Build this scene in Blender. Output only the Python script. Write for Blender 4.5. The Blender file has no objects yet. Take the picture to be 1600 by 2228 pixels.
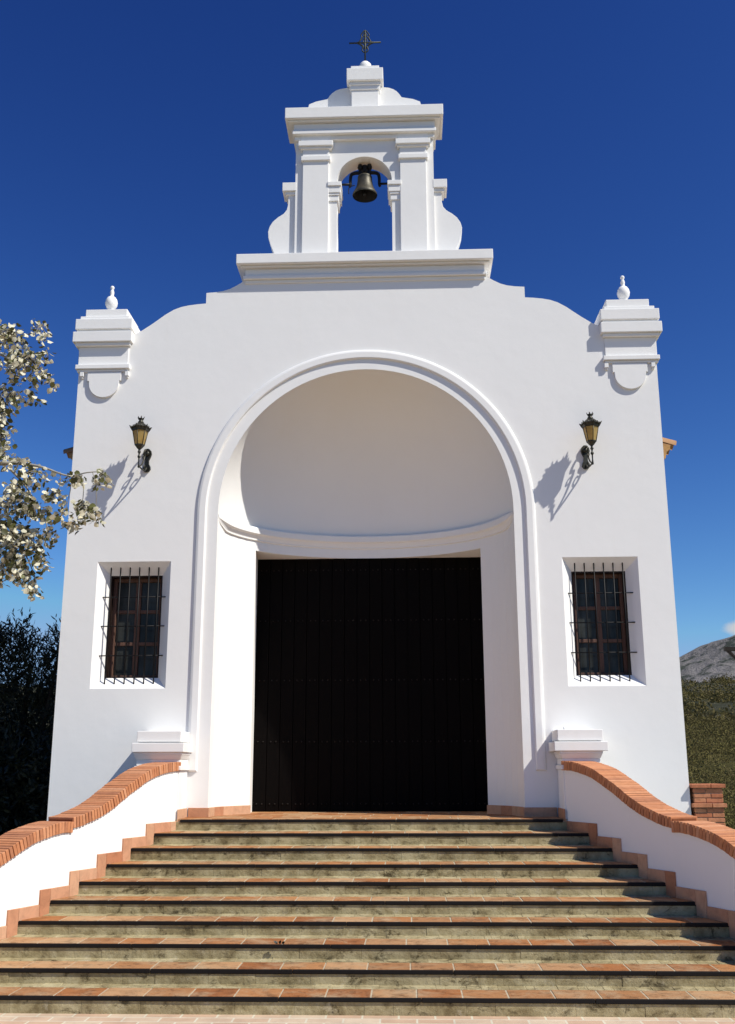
import bpy, math, random
from mathutils import Vector, Matrix
from mathutils.geometry import tessellate_polygon

rng = random.Random(11)
SC = bpy.context.scene
COL = SC.collection
PI = math.pi

# ------------------------------------------------------------------ materials
def new_mat(name):
    m = bpy.data.materials.new(name); m.use_nodes = True
    nt = m.node_tree
    b = nt.nodes['Principled BSDF']
    return m, nt, b

def N(nt, typ, **kw):
    n = nt.nodes.new(typ)
    for k, v in kw.items():
        setattr(n, k, v)
    return n

def ramp(nt, stops, fac):
    r = N(nt, 'ShaderNodeValToRGB')
    el = r.color_ramp.elements
    while len(el) < len(stops): el.new(0.5)
    for e, (p, c) in zip(el, stops):
        e.position = p; e.color = (c[0], c[1], c[2], 1)
    nt.links.new(fac, r.inputs[0])
    return r.outputs[0]

def noise(nt, scale, detail=5, rough=0.6, vec=None, dist=0.0):
    n = N(nt, 'ShaderNodeTexNoise')
    n.inputs['Scale'].default_value = scale
    n.inputs['Detail'].default_value = detail
    n.inputs['Roughness'].default_value = rough
    n.inputs['Distortion'].default_value = dist
    if vec is not None: nt.links.new(vec, n.inputs['Vector'])
    return n.outputs['Fac']

def objco(nt, scale=(1, 1, 1)):
    t = N(nt, 'ShaderNodeNewGeometry')
    mp = N(nt, 'ShaderNodeMapping'); mp.inputs['Scale'].default_value = scale
    nt.links.new(t.outputs['Position'], mp.inputs['Vector'])
    return mp.outputs['Vector']

def mixc(nt, fac, a, b, mode='MIX'):
    m = N(nt, 'ShaderNodeMix', data_type='RGBA', blend_type=mode)
    for s, v in ((m.inputs[0], fac), (m.inputs[6], a), (m.inputs[7], b)):
        if isinstance(v, (int, float)): s.default_value = v
        elif isinstance(v, tuple): s.default_value = (v[0], v[1], v[2], 1)
        else: nt.links.new(v, s)
    return m.outputs[2]

def bump(nt, b, h, strength, dist):
    n = N(nt, 'ShaderNodeBump'); n.inputs['Strength'].default_value = strength
    n.inputs['Distance'].default_value = dist
    nt.links.new(h, n.inputs['Height']); nt.links.new(n.outputs[0], b.inputs['Normal'])

def rnd_attr(nt):
    a = N(nt, 'ShaderNodeAttribute', attribute_name='rnd'); return a.outputs['Fac']

def sock(nt, s, v):
    if isinstance(v, (int, float)): s.default_value = v
    else: nt.links.new(v, s)

def m_plaster():
    m, nt, b = new_mat('white_lime_plaster')
    v = objco(nt)
    c1 = ramp(nt, [(0.25, (.895, .875, .836)), (0.7, (.925, .905, .864))], noise(nt, 0.9, 6, 0.62, v))
    st = ramp(nt, [(0.0, (.93, .925, .90)), (0.30, (.985, .98, .97)), (0.42, (1, 1, 1))], noise(nt, 1.0, 7, 0.65, objco(nt, (5.0, 5.0, 0.5))))
    c = mixc(nt, 0.7, c1, st, 'MULTIPLY')
    # splash grime just above the paving
    nt.links.new(c, b.inputs['Base Color'])
    b.inputs['Roughness'].default_value = .9
    b.inputs['Specular IOR Level'].default_value = .25
    h = noise(nt, 90, 3, .6, v)
    h2 = noise(nt, 5, 3, .5, v)
    ad = N(nt, 'ShaderNodeMath', operation='MULTIPLY_ADD'); ad.inputs[1].default_value = 4.0
    nt.links.new(h2, ad.inputs[0]); nt.links.new(h, ad.inputs[2])
    bump(nt, b, ad.outputs[0], .20, .0035)
    return m

def m_simple(name, col, rough=.6, metal=0.0, var=.15, scale=12.0, spec=.5, bmp=0.0):
    m, nt, b = new_mat(name)
    f = noise(nt, scale, 5, .6, objco(nt))
    lo = tuple(x * (1 - var) for x in col); hi = tuple(min(1, x * (1 + var)) for x in col)
    nt.links.new(ramp(nt, [(.3, lo), (.7, hi)], f), b.inputs['Base Color'])
    b.inputs['Roughness'].default_value = rough; b.inputs['Metallic'].default_value = metal
    b.inputs['Specular IOR Level'].default_value = spec
    if bmp: bump(nt, b, noise(nt, scale * 6, 4, .6, objco(nt)), bmp, .004)
    return m

def m_terracotta(name, cols, dirt=.5, sc=1.0):
    m, nt, b = new_mat(name)
    r = rnd_attr(nt)
    n = len(cols)
    base = ramp(nt, [((i + .3) / n, c) for i, c in enumerate(cols)], r)
    v = objco(nt)
    f = ramp(nt, [(.3, (.62, .60, .58)), (.55, (1, 1, 1)), (.8, (1.1, 1.08, 1.02))], noise(nt, 9 * sc, 7, .7, v, .6))
    c = mixc(nt, dirt, base, f, 'MULTIPLY')
    nt.links.new(c, b.inputs['Base Color'])
    b.inputs['Roughness'].default_value = .85; b.inputs['Specular IOR Level'].default_value = .3
    bump(nt, b, noise(nt, 70, 5, .65, v), .5, .004)
    return m

TC = [(.31, .115, .038), (.38, .15, .050), (.44, .205, .080), (.34, .16, .066), (.48, .27, .13)]
def m_tile():
    m, nt, b = new_mat('worn_terracotta_floor_tile')
    v = objco(nt)
    base = ramp(nt, [((i + .3) / len(TC), c) for i, c in enumerate(TC)], rnd_attr(nt))
    dust = ramp(nt, [(.48, (0, 0, 0)), (.68, (.75, .75, .75))], noise(nt, 2.6, 8, .74, v, .4))
    c = mixc(nt, dust, base, (.44, .33, .20))
    d = ramp(nt, [(.34, (.34, .31, .27)), (.50, (1, 1, 1)), (.75, (1.12, 1.1, 1.04))], noise(nt, 7.5, 9, .78, v, .4))
    c = mixc(nt, .85, c, d, 'MULTIPLY')
    nt.links.new(c, b.inputs['Base Color'])
    b.inputs['Roughness'].default_value = .85; b.inputs['Specular IOR Level'].default_value = .25
    bump(nt, b, noise(nt, 45, 7, .7, v), .7, .005)
    return m

def m_riser():
    m, nt, b = new_mat('stained_stone_riser')
    v = objco(nt)
    r = rnd_attr(nt)
    a = ramp(nt, [(.36, (.21, .165, .085)), (.47, (.355, .295, .165)), (.60, (.48, .415, .255))], noise(nt, 4.2, 9, .72, v, .3))
    w = ramp(nt, [(.58, (0, 0, 0)), (.74, (1, 1, 1))], noise(nt, 6.5, 7, .75, v))
    c = mixc(nt, w, a, (.53, .47, .345))
    g = ramp(nt, [(.52, (0, 0, 0)), (.72, (.55, .55, .55))], noise(nt, 2.3, 6, .7, v))
    c = mixc(nt, g, c, (.21, .175, .085))
    d = ramp(nt, [(.37, (.12, .10, .07)), (.46, (1, 1, 1))], noise(nt, 5.5, 9, .78, objco(nt, (1, 1, 1.5)), .5))
    c = mixc(nt, .8, c, d, 'MULTIPLY')
    t = ramp(nt, [(0, (.92, .90, .86)), (1, (1.06, 1.05, 1.0))], r)
    c = mixc(nt, 1.0, c, t, 'MULTIPLY')
    nt.links.new(c, b.inputs['Base Color'])
    b.inputs['Roughness'].default_value = .95; b.inputs['Specular IOR Level'].default_value = .2
    bump(nt, b, noise(nt, 30, 8, .75, v), 1.0, .010)
    return m

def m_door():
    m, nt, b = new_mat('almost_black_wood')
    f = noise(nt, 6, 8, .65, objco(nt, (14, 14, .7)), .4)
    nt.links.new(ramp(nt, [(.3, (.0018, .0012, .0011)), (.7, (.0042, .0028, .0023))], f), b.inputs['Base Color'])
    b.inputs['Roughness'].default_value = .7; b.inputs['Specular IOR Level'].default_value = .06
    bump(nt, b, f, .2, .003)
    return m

def m_wood(name, lo, hi, rough=.6):
    m, nt, b = new_mat(name)
    f = noise(nt, 7, 8, .65, objco(nt, (8, 8, .8)), .5)
    nt.links.new(ramp(nt, [(.3, lo), (.7, hi)], f), b.inputs['Base Color'])
    b.inputs['Roughness'].default_value = rough; b.inputs['Specular IOR Level'].default_value = .3
    bump(nt, b, f, .3, .003)
    return m

def m_leaf(name, top, under, transl=.25, rough=.5, spec=.4):
    m, nt, b = new_mat(name)
    g = N(nt, 'ShaderNodeNewGeometry')
    r = rnd_attr(nt)
    tc = ramp(nt, [(0, tuple(x * .6 for x in top)), (.5, top), (1, tuple(x * 1.6 for x in top))], r)
    uc = ramp(nt, [(0, tuple(x * .72 for x in under)), (1, tuple(min(.92, x * 1.12) for x in under))], r)
    c = mixc(nt, g.outputs['Backfacing'], tc, uc)
    nt.links.new(c, b.inputs['Base Color'])
    b.inputs['Roughness'].default_value = rough; b.inputs['Specular IOR Level'].default_value = spec
    tr = N(nt, 'ShaderNodeBsdfTranslucent')
    nt.links.new(c, tr.inputs['Color'])
    mx = N(nt, 'ShaderNodeMixShader'); mx.inputs[0].default_value = transl
    nt.links.new(b.outputs[0], mx.inputs[1]); nt.links.new(tr.outputs[0], mx.inputs[2])
    nt.links.new(mx.outputs[0], nt.nodes['Material Output'].inputs['Surface'])
    return m

def m_terrain(name, stops, scale, spots=None, spotscale=1.0, bmp=.6, bd=.3):
    m, nt, b = new_mat(name)
    v = objco(nt)
    c = ramp(nt, stops, noise(nt, scale, 9, .68, v, .3))
    if spots:
        s = ramp(nt, [(.50, (0, 0, 0)), (.60, (1, 1, 1))], noise(nt, spotscale, 6, .7, v))
        c = mixc(nt, s, c, spots)
    nt.links.new(c, b.inputs['Base Color'])
    b.inputs['Roughness'].default_value = 1.0; b.inputs['Specular IOR Level'].default_value = .05
    bump(nt, b, noise(nt, spotscale * 2, 8, .7, v), bmp, bd)
    return m

def m_slope():
    m, nt, b = new_mat('scrubby_hillside')
    v = objco(nt)
    near = ramp(nt, [(.3, (.035, .036, .012)), (.52, (.085, .075, .028)), (.75, (.16, .12, .06))], noise(nt, .5, 9, .7, v, .3))
    farc = ramp(nt, [(.36, (.022, .027, .016)), (.52, (.055, .056, .036)), (.64, (.10, .09, .07)), (.76, (.26, .23, .19))], noise(nt, .07, 9, .72, v, .5))
    sx = N(nt, 'ShaderNodeSeparateXYZ'); nt.links.new(v, sx.inputs[0])
    mr = N(nt, 'ShaderNodeMapRange'); mr.inputs[1].default_value = 50; mr.inputs[2].default_value = 140
    nt.links.new(sx.outputs[1], mr.inputs[0])
    nt.links.new(mixc(nt, mr.outputs[0], near, farc), b.inputs['Base Color'])
    b.inputs['Roughness'].default_value = 1.0; b.inputs['Specular IOR Level'].default_value = .03
    bump(nt, b, noise(nt, .6, 9, .7, v), .9, .8)
    return m

def m_amber():
    m, nt, b = new_mat('amber_frosted_glass')
    c = ramp(nt, [(.3, (.60, .40, .12)), (.7, (.76, .58, .24))], noise(nt, 9, 3, .5, objco(nt)))
    nt.links.new(c, b.inputs['Base Color'])
    b.inputs['Roughness'].default_value = .28
    tr = N(nt, 'ShaderNodeBsdfTranslucent'); nt.links.new(c, tr.inputs['Color'])
    mx = N(nt, 'ShaderNodeMixShader'); mx.inputs[0].default_value = .55
    nt.links.new(b.outputs[0], mx.inputs[1]); nt.links.new(tr.outputs[0], mx.inputs[2])
    nt.links.new(mx.outputs[0], nt.nodes['Material Output'].inputs['Surface'])
    return m

def m_pane():
    m, nt, b = new_mat('dark_window_glass')
    f = noise(nt, 2.2, 3, .5, objco(nt, (3, 1, .7)))
    nt.links.new(ramp(nt, [(.35, (.008, .009, .009)), (.7, (.055, .058, .052))], f), b.inputs['Base Color'])
    b.inputs['Roughness'].default_value = .15; b.inputs['Specular IOR Level'].default_value = .22
    return m

def m_paving():
    m, nt, b = new_mat('pale_terracotta_paving')
    v = objco(nt)
    br = N(nt, 'ShaderNodeTexBrick'); br.inputs['Scale'].default_value = 1.0
    br.inputs['Brick Width'].default_value = .28; br.inputs['Row Height'].default_value = .14
    br.inputs['Mortar Size'].default_value = .008; br.inputs['Bias'].default_value = -.2
    br.inputs['Color1'].default_value = (.56, .38, .26, 1); br.inputs['Color2'].default_value = (.66, .54, .40, 1)
    br.inputs['Mortar'].default_value = (.66, .6, .47, 1)
    nt.links.new(v, br.inputs['Vector'])
    f = ramp(nt, [(.3, (.75, .72, .68)), (.6, (1.05, 1.05, 1.0))], noise(nt, 4, 7, .7, v))
    nt.links.new(mixc(nt, .8, br.outputs['Color'], f, 'MULTIPLY'), b.inputs['Base Color'])
    b.inputs['Roughness'].default_value = .9
    bump(nt, b, br.outputs['Fac'], -.4, .006)
    return m

BR = [(.52, .21, .095), (.60, .255, .12), (.66, .32, .17), (.55, .22, .10), (.62, .27, .125), (.46, .19, .095)]
M = dict(
    plaster=m_plaster(),
    tile=m_tile(),
    skirt=m_terracotta('terracotta_skirting_tile', [(.47, .20, .10), (.58, .29, .165), (.63, .37, .225), (.53, .25, .135)], .6),
    brick=m_terracotta('clay_coping_brick', BR, .55, 1.4),
    oldbrick=m_terracotta('old_pillar_brick', [(.48, .17, .08), (.62, .28, .14), (.54, .21, .105)], .9, 1.5),
    joint=m_simple('brick_joint_mortar', (.22, .085, .04), .95, var=.3, scale=30, spec=.1),
    mortar=m_simple('pale_lime_mortar', (.47, .39, .27), .95, var=.2, scale=20, spec=.1),
    oldmortar=m_simple('grey_pillar_mortar', (.42, .30, .21), .95, var=.3, scale=20, spec=.1),
    riser=m_riser(),
    nosing=m_wood('dark_wood_nosing', (.0025, .0018, .0016), (.007, .0045, .0038), .7),
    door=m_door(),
    stud=m_simple('dull_iron_stud', (.02, .016, .014), .5, .6),
    sash=m_wood('red_brown_window_wood', (.085, .042, .028), (.155, .082, .058), .6),
    framewood=m_wood('dark_brown_frame_wood', (.012, .007, .005), (.028, .014, .010), .6),
    pane=m_pane(),
    iron=m_simple('black_iron', (.012, .011, .011), .5, .3, spec=.3),
    lampiron=m_simple('dark_bronze_green_iron', (.045, .043, .032), .42, .55, var=.5, scale=40, spec=.5),
    amber=m_amber(),
    bronze=m_simple('weathered_bronze', (.075, .066, .045), .5, .4, var=.4, scale=25),
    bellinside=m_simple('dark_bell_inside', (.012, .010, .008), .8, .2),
    crossiron=m_simple('weathered_green_iron', (.05, .055, .04), .55, .5, var=.6, scale=50),
    roof=m_terracotta('clay_roof_tile', [(.33, .17, .08), (.42, .24, .12), (.37, .2, .1)], .8),
    eave=m_terracotta('ochre_eave_plaster', [(.46, .25, .09), (.50, .28, .11)], .8),
    bark=m_simple('pale_grey_bark', (.30, .28, .23), .9, var=.35, scale=14, bmp=.6, spec=.2),
    darkbark=m_simple('dark_bark', (.05, .04, .03), .95, var=.35, scale=14, bmp=.6, spec=.1),
    poplarleaf=m_leaf('silver_poplar_leaf', (.10, .10, .03), (.76, .71, .52), .14),
    twig=m_simple('thin_twig', (.26, .23, .17), .9, var=.2, spec=.2),
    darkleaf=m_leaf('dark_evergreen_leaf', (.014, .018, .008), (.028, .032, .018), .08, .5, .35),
    scrubleaf=m_leaf('olive_scrub_leaf', (.125, .108, .036), (.18, .145, .060), .22, .85, .06),
    ground=m_terrain('dry_grass_ground', [(.3, (.05, .06, .02)), (.6, (.11, .11, .04)), (.8, (.16, .13, .07))], 2.0, bmp=.5, bd=.05),
    slope=m_slope(),
    mountain=m_terrain('grey_rocky_mountain', [(.28, (.16, .158, .145)), (.5, (.27, .25, .235)), (.75, (.37, .34, .315))], .013, (.075, .085, .07), .045, bmp=1, bd=10),
    paving=m_paving(),
    soil=m_simple('dark_soil', (.04, .03, .02), .95, var=.4),
    timber=m_wood('dark_timber', (.012, .008, .006), (.025, .017, .012), .7),
)

# ------------------------------------------------------------------ mesh builder
class MB:
    def __init__(s): s.v = []; s.f = []; s.r = []; s.mi = []; s.sm = []
    def face(s, idx, r=0.5, mi=0, sm=False):
        s.f.append(tuple(idx)); s.r.append(r); s.mi.append(mi); s.sm.append(sm)
    def add(s, verts, faces, r=0.5, mi=0, sm=False):
        o = len(s.v); s.v.extend([tuple(p) for p in verts])
        for f in faces: s.face([i + o for i in f], r, mi, sm)
    def hexa(s, p, r=.5, mi=0):      # 8 points: bottom 0-3 ccw, top 4-7
        s.add(p, [(3, 2, 1, 0), (4, 5, 6, 7), (0, 1, 5, 4), (1, 2, 6, 5), (2, 3, 7, 6), (3, 0, 4, 7)], r, mi)
    def box(s, x0, x1, y0, y1, z0, z1, r=.5, mi=0):
        s.hexa([(x0, y0, z0), (x1, y0, z0), (x1, y1, z0), (x0, y1, z0), (x0, y0, z1), (x1, y0, z1), (x1, y1, z1), (x0, y1, z1)], r, mi)
    def obox(s, c, ax, hs, r=.5, mi=0):
        c = Vector(c); a = [Vector(x) * h for x, h in zip(ax, hs)]
        P = []
        for sz in (-1, 1):
            for sx, sy in ((-1, -1), (1, -1), (1, 1), (-1, 1)):
                P.append(c + a[0] * sx + a[1] * sy + a[2] * sz)
        s.hexa(P, r, mi)
    def prism(s, poly, fn, a0, a1, r=.5, mi=0):   # poly 2-D points, fn(u, v, a) -> 3-D
        n = len(poly)
        P = [fn(u, v, a0) for u, v in poly] + [fn(u, v, a1) for u, v in poly]
        F = [tuple(range(n)), tuple(range(2 * n - 1, n - 1, -1))]
        for i in range(n):
            j = (i + 1) % n; F.append((j, i, i + n, j + n))
        s.add(P, F, r, mi)
    def lathe(s, prof, c, seg=24, r=.5, mi=0, sm=True, rot=0.0):
        o = len(s.v)
        for rad, z in prof:
            for k in range(seg):
                a = 2 * PI * k / seg + rot
                s.v.append((c[0] + rad * math.cos(a), c[1] + rad * math.sin(a), c[2] + z))
        for i in range(len(prof) - 1):
            for k in range(seg):
                k2 = (k + 1) % seg
                s.face((o + i * seg + k, o + i * seg + k2, o + (i + 1) * seg + k2, o + (i + 1) * seg + k), r, mi, sm)
        s.face([o + k for k in range(seg)][::-1], r, mi)
        s.face([o + (len(prof) - 1) * seg + k for k in range(seg)], r, mi)
    def tube(s, pts, rad, seg=8, r=.5, mi=0):
        pts = [Vector(p) for p in pts]; n = len(pts)
        if isinstance(rad, (int, float)): rad = [rad] * n
        o = len(s.v); up = Vector((.13, .21, .97))
        for i, p in enumerate(pts):
            t = (pts[min(i + 1, n - 1)] - pts[max(i - 1, 0)]).normalized()
            a = t.cross(up)
            if a.length < .05: a = t.cross(Vector((1, 0, 0)))
            a.normalize(); b = t.cross(a)
            for k in range(seg):
                an = 2 * PI * k / seg
                s.v.append(tuple(p + (a * math.cos(an) + b * math.sin(an)) * rad[i]))
        for i in range(n - 1):
            for k in range(seg):
                k2 = (k + 1) % seg
                s.face((o + i * seg + k, o + (i + 1) * seg + k, o + (i + 1) * seg + k2, o + i * seg + k2), r, mi, True)
        s.face([o + k for k in range(seg)], r, mi); s.face([o + (n - 1) * seg + k for k in range(seg)][::-1], r, mi)
    def leaf(s, c, d, nrm, L, W, r=.5, mi=0, n=6):    # oval leaf with slight fold
        d = Vector(d).normalized(); nrm = Vector(nrm)
        sd = d.cross(nrm)
        if sd.length < .01: sd = d.orthogonal()
        sd.normalize(); nn = sd.cross(d)
        c = Vector(c); tip = c + d * L
        pts = [c, c + d * L * .3 + sd * W * .5 + nn * W * .12, c + d * L * .68 + sd * W * .42 + nn * W * .10, tip - nn * W * .1,
               c + d * L * .68 - sd * W * .42 + nn * W * .10, c + d * L * .3 - sd * W * .5 + nn * W * .12]
        mid = [c + d * L * .3, c + d * L * .68]
        o = len(s.v); s.v.extend([tuple(p) for p in pts + mid])
        for f in ((0, 1, 6), (1, 2, 7, 6), (2, 3, 7), (0, 6, 5), (6, 7, 4, 5), (7, 3, 4)):
            s.face([o + i for i in f], r, mi, True)
    def build(s, name, mats, parent=None, bevel=0.0, seg=2, autosmooth=False):
        me = bpy.data.meshes.new(name)
        me.from_pydata(s.v, [], s.f)
        if not isinstance(mats, (list, tuple)): mats = [mats]
        for m in mats: me.materials.append(m)
        me.polygons.foreach_set('material_index', s.mi)
        me.polygons.foreach_set('use_smooth', s.sm)
        at = me.attributes.new('rnd', 'FLOAT', 'FACE'); at.data.foreach_set('value', s.r)
        me.update()
        o = bpy.data.objects.new(name, me); COL.objects.link(o)
        if parent is not None:
            o.parent = parent
            o.matrix_parent_inverse = Matrix.Translation(-world_loc(parent))
        if bevel:
            b = o.modifiers.new('bevel', 'BEVEL'); b.width = bevel; b.segments = seg
            b.limit_method = 'ANGLE'; b.angle_limit = math.radians(35)
        return o

def world_loc(o):
    v = Vector(o.location)
    if o.parent is not None: v = v * 0 + Vector((0, 0, 0)) if o.type == 'MESH' else v + world_loc(o.parent)
    return v

def thing(name, label, cat, loc=(0, 0, 0), group=None):
    o = bpy.data.objects.new(name, None); COL.objects.link(o); o.location = loc
    o.empty_display_size = .3
    o['label'] = label; o['category'] = cat
    if group: o['group'] = group
    return o

def rv(r): return Vector((r.uniform(-1, 1), r.uniform(-1, 1), r.uniform(-1, 1)))

def struct(o): o['kind'] = 'structure'; return o

def lerp(pts, x):
    if x <= pts[0][0]: return pts[0][1]
    for (a, b), (c, d) in zip(pts, pts[1:]):
        if x <= c: return b + (d - b) * (x - a) / (c - a)
    return pts[-1][1]

def bezier(p, n=12):        # Catmull-Rom through points
    out = []
    P = [Vector(q) for q in p]
    for i in range(len(P) - 1):
        p0, p1, p2, p3 = P[max(i - 1, 0)], P[i], P[i + 1], P[min(i + 2, len(P) - 1)]
        for k in range(n):
            t = k / n
            out.append(.5 * ((2 * p1) + (p2 - p0) * t + (2 * p0 - 5 * p1 + 4 * p2 - p3) * t * t + (3 * p1 - p0 - 3 * p2 + p3) * t ** 3))
    out.append(P[-1]); return out

# ------------------------------------------------------------------ measures (landing floor is z = 0, facade plane y = 0)
GZ = -1.288                       # plaza level
RS, LD, RUN = .1288, .5018, .3995 # riser, landing front, tread run
HW = 3.85                         # half width of the facade
AR, AZ, AH = 1.90, 3.785, 1.93    # niche arch: half width, spring height, rise
ND = 1.50                         # niche depth
DW, DZ, DY = 1.53, 3.455, 1.56     # door opening in the curved wall
TH = .5                           # facade thickness

# ------------------------------------------------------------------ chapel
chapel = thing('chapel', 'white plastered chapel with arched niche, dark door, barred windows and bell gable', 'chapel', (0, .25, GZ))

half = [(HW, GZ - .1), (HW, 6.2), (3.22, 6.22), (3.03, 6.325), (2.90, 6.415), (2.82, 6.475), (2.71, 6.56), (2.60, 6.628), (2.5, 6.667), (2.4, 6.688),
        (2.28, 6.703), (2.162, 6.712), (2.162, 6.868), (2.04, 6.876), (1.93, 6.893), (1.84, 6.922), (1.76, 6.965), (1.698, 7.002), (1.62, 7.06), (1.62, 7.20)]
outline = half + [(-x, z) for x, z in reversed(half)]
NA = 48
arch = [(AR, -.02)] + [(AR * math.cos(PI * i / NA), AZ + AH * math.sin(PI * i / NA)) for i in range(NA + 1)] + [(-AR, -.02)]
WX0, WX1, WZ0, WZ1 = 2.481, 3.428, 1.53, 3.137
win_r = [(WX0, WZ0), (WX1, WZ0), (WX1, WZ1), (WX0, WZ1)]
win_l = [(-x, z) for x, z in win_r]

def sheet(mb, loops, y, flip):
    pts = [p for l in loops for p in l]
    tris = tessellate_polygon([[Vector((x, z, 0)) for x, z in l] for l in loops])
    o = len(mb.v); mb.v.extend([(x, y, z) for x, z in pts])
    for t in tris:
        a, b, c = [Vector((pts[i][0], pts[i][1])) for i in t]
        cr = (b - a).cross(c - a)
        if abs(cr) < 1e-9: continue
        t2 = t if (cr > 0) != flip else (t[0], t[2], t[1])
        mb.face([o + i for i in t2])

mb = MB()
sheet(mb, [outline, arch, win_r, win_l], 0, False)
sheet(mb, [outline, arch], TH, True)
n = len(outline)
for i in range(n):
    (x0, z0), (x1, z1) = outline[i], outline[(i + 1) % n]
    mb.add([(x0, 0, z0), (x1, 0, z1), (x1, TH, z1), (x0, TH, z0)], [(3, 2, 1, 0)])
facade = mb.build('facade_wall', M['plaster'], chapel)

# curved niche wall, half dome, reveal of the door opening
mb = MB()
td = math.acos(DW / AR)
th = [td * i / 6 for i in range(6)] + [td + (PI - 2 * td) * i / 30 for i in range(31)] + [PI - td + td * i / 6 for i in range(1, 7)]
def ell(t, k=1.0): return (AR * math.cos(t), ND * math.sin(t))
for a, b in zip(th, th[1:]):
    mid = .5 * (a + b); inside = td < mid < PI - td
    z0 = DZ if inside else -.02
    (xa, ya), (xb, yb) = ell(a), ell(b)
    mb.add([(xa, ya, z0), (xb, yb, z0), (xb, yb, AZ), (xa, ya, AZ)], [(0, 1, 2, 3)], sm=True)
NP = 20
o = len(mb.v)
for j in range(NP + 1):
    ph = PI / 2 * j / NP
    for t in th:
        x, y = ell(t); mb.v.append((x * math.cos(ph), y * math.cos(ph), AZ + AH * math.sin(ph)))
for j in range(NP):
    for i in range(len(th) - 1):
        mb.face((o + j * len(th) + i, o + j * len(th) + i + 1, o + (j + 1) * len(th) + i + 1, o + (j + 1) * len(th) + i), sm=True)
niche = mb.build('niche', M['plaster'], chapel)
mb = MB()
DD = 1.597
yd = ND * math.sin(td)
ins = [t for t in th if td - 1e-6 <= t <= PI - td + 1e-6]
for a, b in zip(ins, ins[1:]):
    (xa, ya), (xb, yb) = ell(a), ell(b); k = DD / DW
    mb.add([(xa, ya, DZ), (xb, yb, DZ), (xb * k, DY, DZ + .012), (xa * k, DY, DZ + .012)], [(3, 2, 1, 0)])
for s in (1, -1):
    q = [(s * DW, yd, -.02), (s * DD, DY, -.02), (s * DD, DY, DZ + .012), (s * DW, yd, DZ)]
    mb.add(q, [(0, 1, 2, 3) if s > 0 else (3, 2, 1, 0)])
mb.build('door_reveal', M['plaster'], chapel)
# moulded ledge at the foot of the half dome
mb = MB()
prof = [(-.01, AZ + .02), (.05, AZ + .012), (.058, AZ - .002), (.058, AZ - .075), (.05, AZ - .085), (.036, AZ - .095), (.024, AZ - .125), (.018, AZ - .14), (.018, AZ - .158), (-.01, AZ - .17)]
prof = [(d * 1.35, z - .035) for d, z in prof]
ts = [.02 + (PI - .04) * i / 64 for i in range(65)]
o = len(mb.v)
for t in ts:
    x, y = ell(t)
    nx, ny = math.cos(t) / AR, math.sin(t) / ND; l = math.hypot(nx, ny)
    fade = min(1, max(.05, math.sin(t) * 4.5))
    for d, z in prof: mb.v.append((x - nx / l * d * fade, y - ny / l * d * fade, AZ - .03 + (z - AZ + .03) * (.35 + .65 * fade)))
k = len(prof)
for i in range(len(ts) - 1):
    for j in range(k - 1):
        mb.face((o + i * k + j, o + (i + 1) * k + j, o + (i + 1) * k + j + 1, o + i * k + j + 1), sm=False)
mb.build('niche_ledge', M['plaster'], chapel)

# archivolt: raised band following the arch, ending above the pedestals
mb = MB()
path = [(1, .55)] + [(1, .55 + (AZ - .55) * i / 6) for i in range(1, 6)]
def arch_pt(u, rad):   # u 0..1 along arch
    return None
sect = [(2.046, -.0), (2.052, .026), (2.062, .032), (2.135, .032), (2.162, .024), (2.178, -.002)]
o = len(mb.v); rows = []
for z in [.545, 1.2, 2.0, 2.9, AZ]:
    rows.append([(r, -d, z) for r, d in sect])
for i in range(1, 64):
    a = PI * i / 64
    rows.append([(r * math.cos(a), -d, AZ + (r + .03) * math.sin(a)) for r, d in sect])
for z in [AZ, 2.9, 2.0, 1.2, .545]:
    rows.append([(-r, -d, z) for r, d in sect])
for rw in rows: mb.v.extend(rw)
k = len(sect)
for i in range(len(rows) - 1):
    for j in range(k - 1):
        mb.face((o + i * k + j, o + i * k + j + 1, o + (i + 1) * k + j + 1, o + (i + 1) * k + j), sm=False)
# sloping stop at each foot
for s, base in ((1, o), (-1, o + (len(rows) - 1) * k)):
    ft = [(s * r, 0, .525) for r, d in sect]; b0 = len(mb.v); mb.v.extend(ft)
    for j in range(k - 1):
        f = (base + j, b0 + j, b0 + j + 1, base + j + 1)
        mb.face(f if s > 0 else f[::-1])
mb.build('archivolt', M['plaster'], chapel)

# terracotta skirting inside the niche and on the wall beside it
for s in (1, -1):
    mb = MB()
    ang = [td * i / 4 for i in range(5)]
    for i, (a, b) in enumerate(zip(ang, ang[1:])):
        P = []
        for t, dlt in ((a, .018), (b, .018), (b, -.01), (a, -.01)):
            x, y = ell(t); P.append((s * (x - dlt), y - dlt * .2))
        zt = .108
        pts = [(x, y, -.01) for x, y in P] + [(x, y, zt) for x, y in P]
        mb.hexa(pts if s < 0 else [pts[i] for i in (3, 2, 1, 0, 7, 6, 5, 4)], rng.random())
    xe = 2.135 if s < 0 else 2.275
    mb.box(min(s * 1.885, s * xe), max(s * 1.885, s * xe), -.018, .02, -.01, .108, rng.random())
    mb.build('skirting', M['skirt'], chapel, .004)

# cornice under the bell gable
mb = MB()
mb.box(-1.742, 1.742, -.15, TH + .15, 7.222, 7.365)
mb.box(-1.695, 1.695, -.09, TH + .09, 7.195, 7.222)
mb.box(-1.630, 1.630, -.035, TH + .03, 7.085, 7.195)
mb.box(-1.655, 1.655, -.062, TH + .05, 7.035, 7.085)
mb.box(-1.635, 1.635, -.022, TH + .02, 6.985, 7.035)
mb.build('cornice', M['plaster'], chapel, .007)

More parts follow.
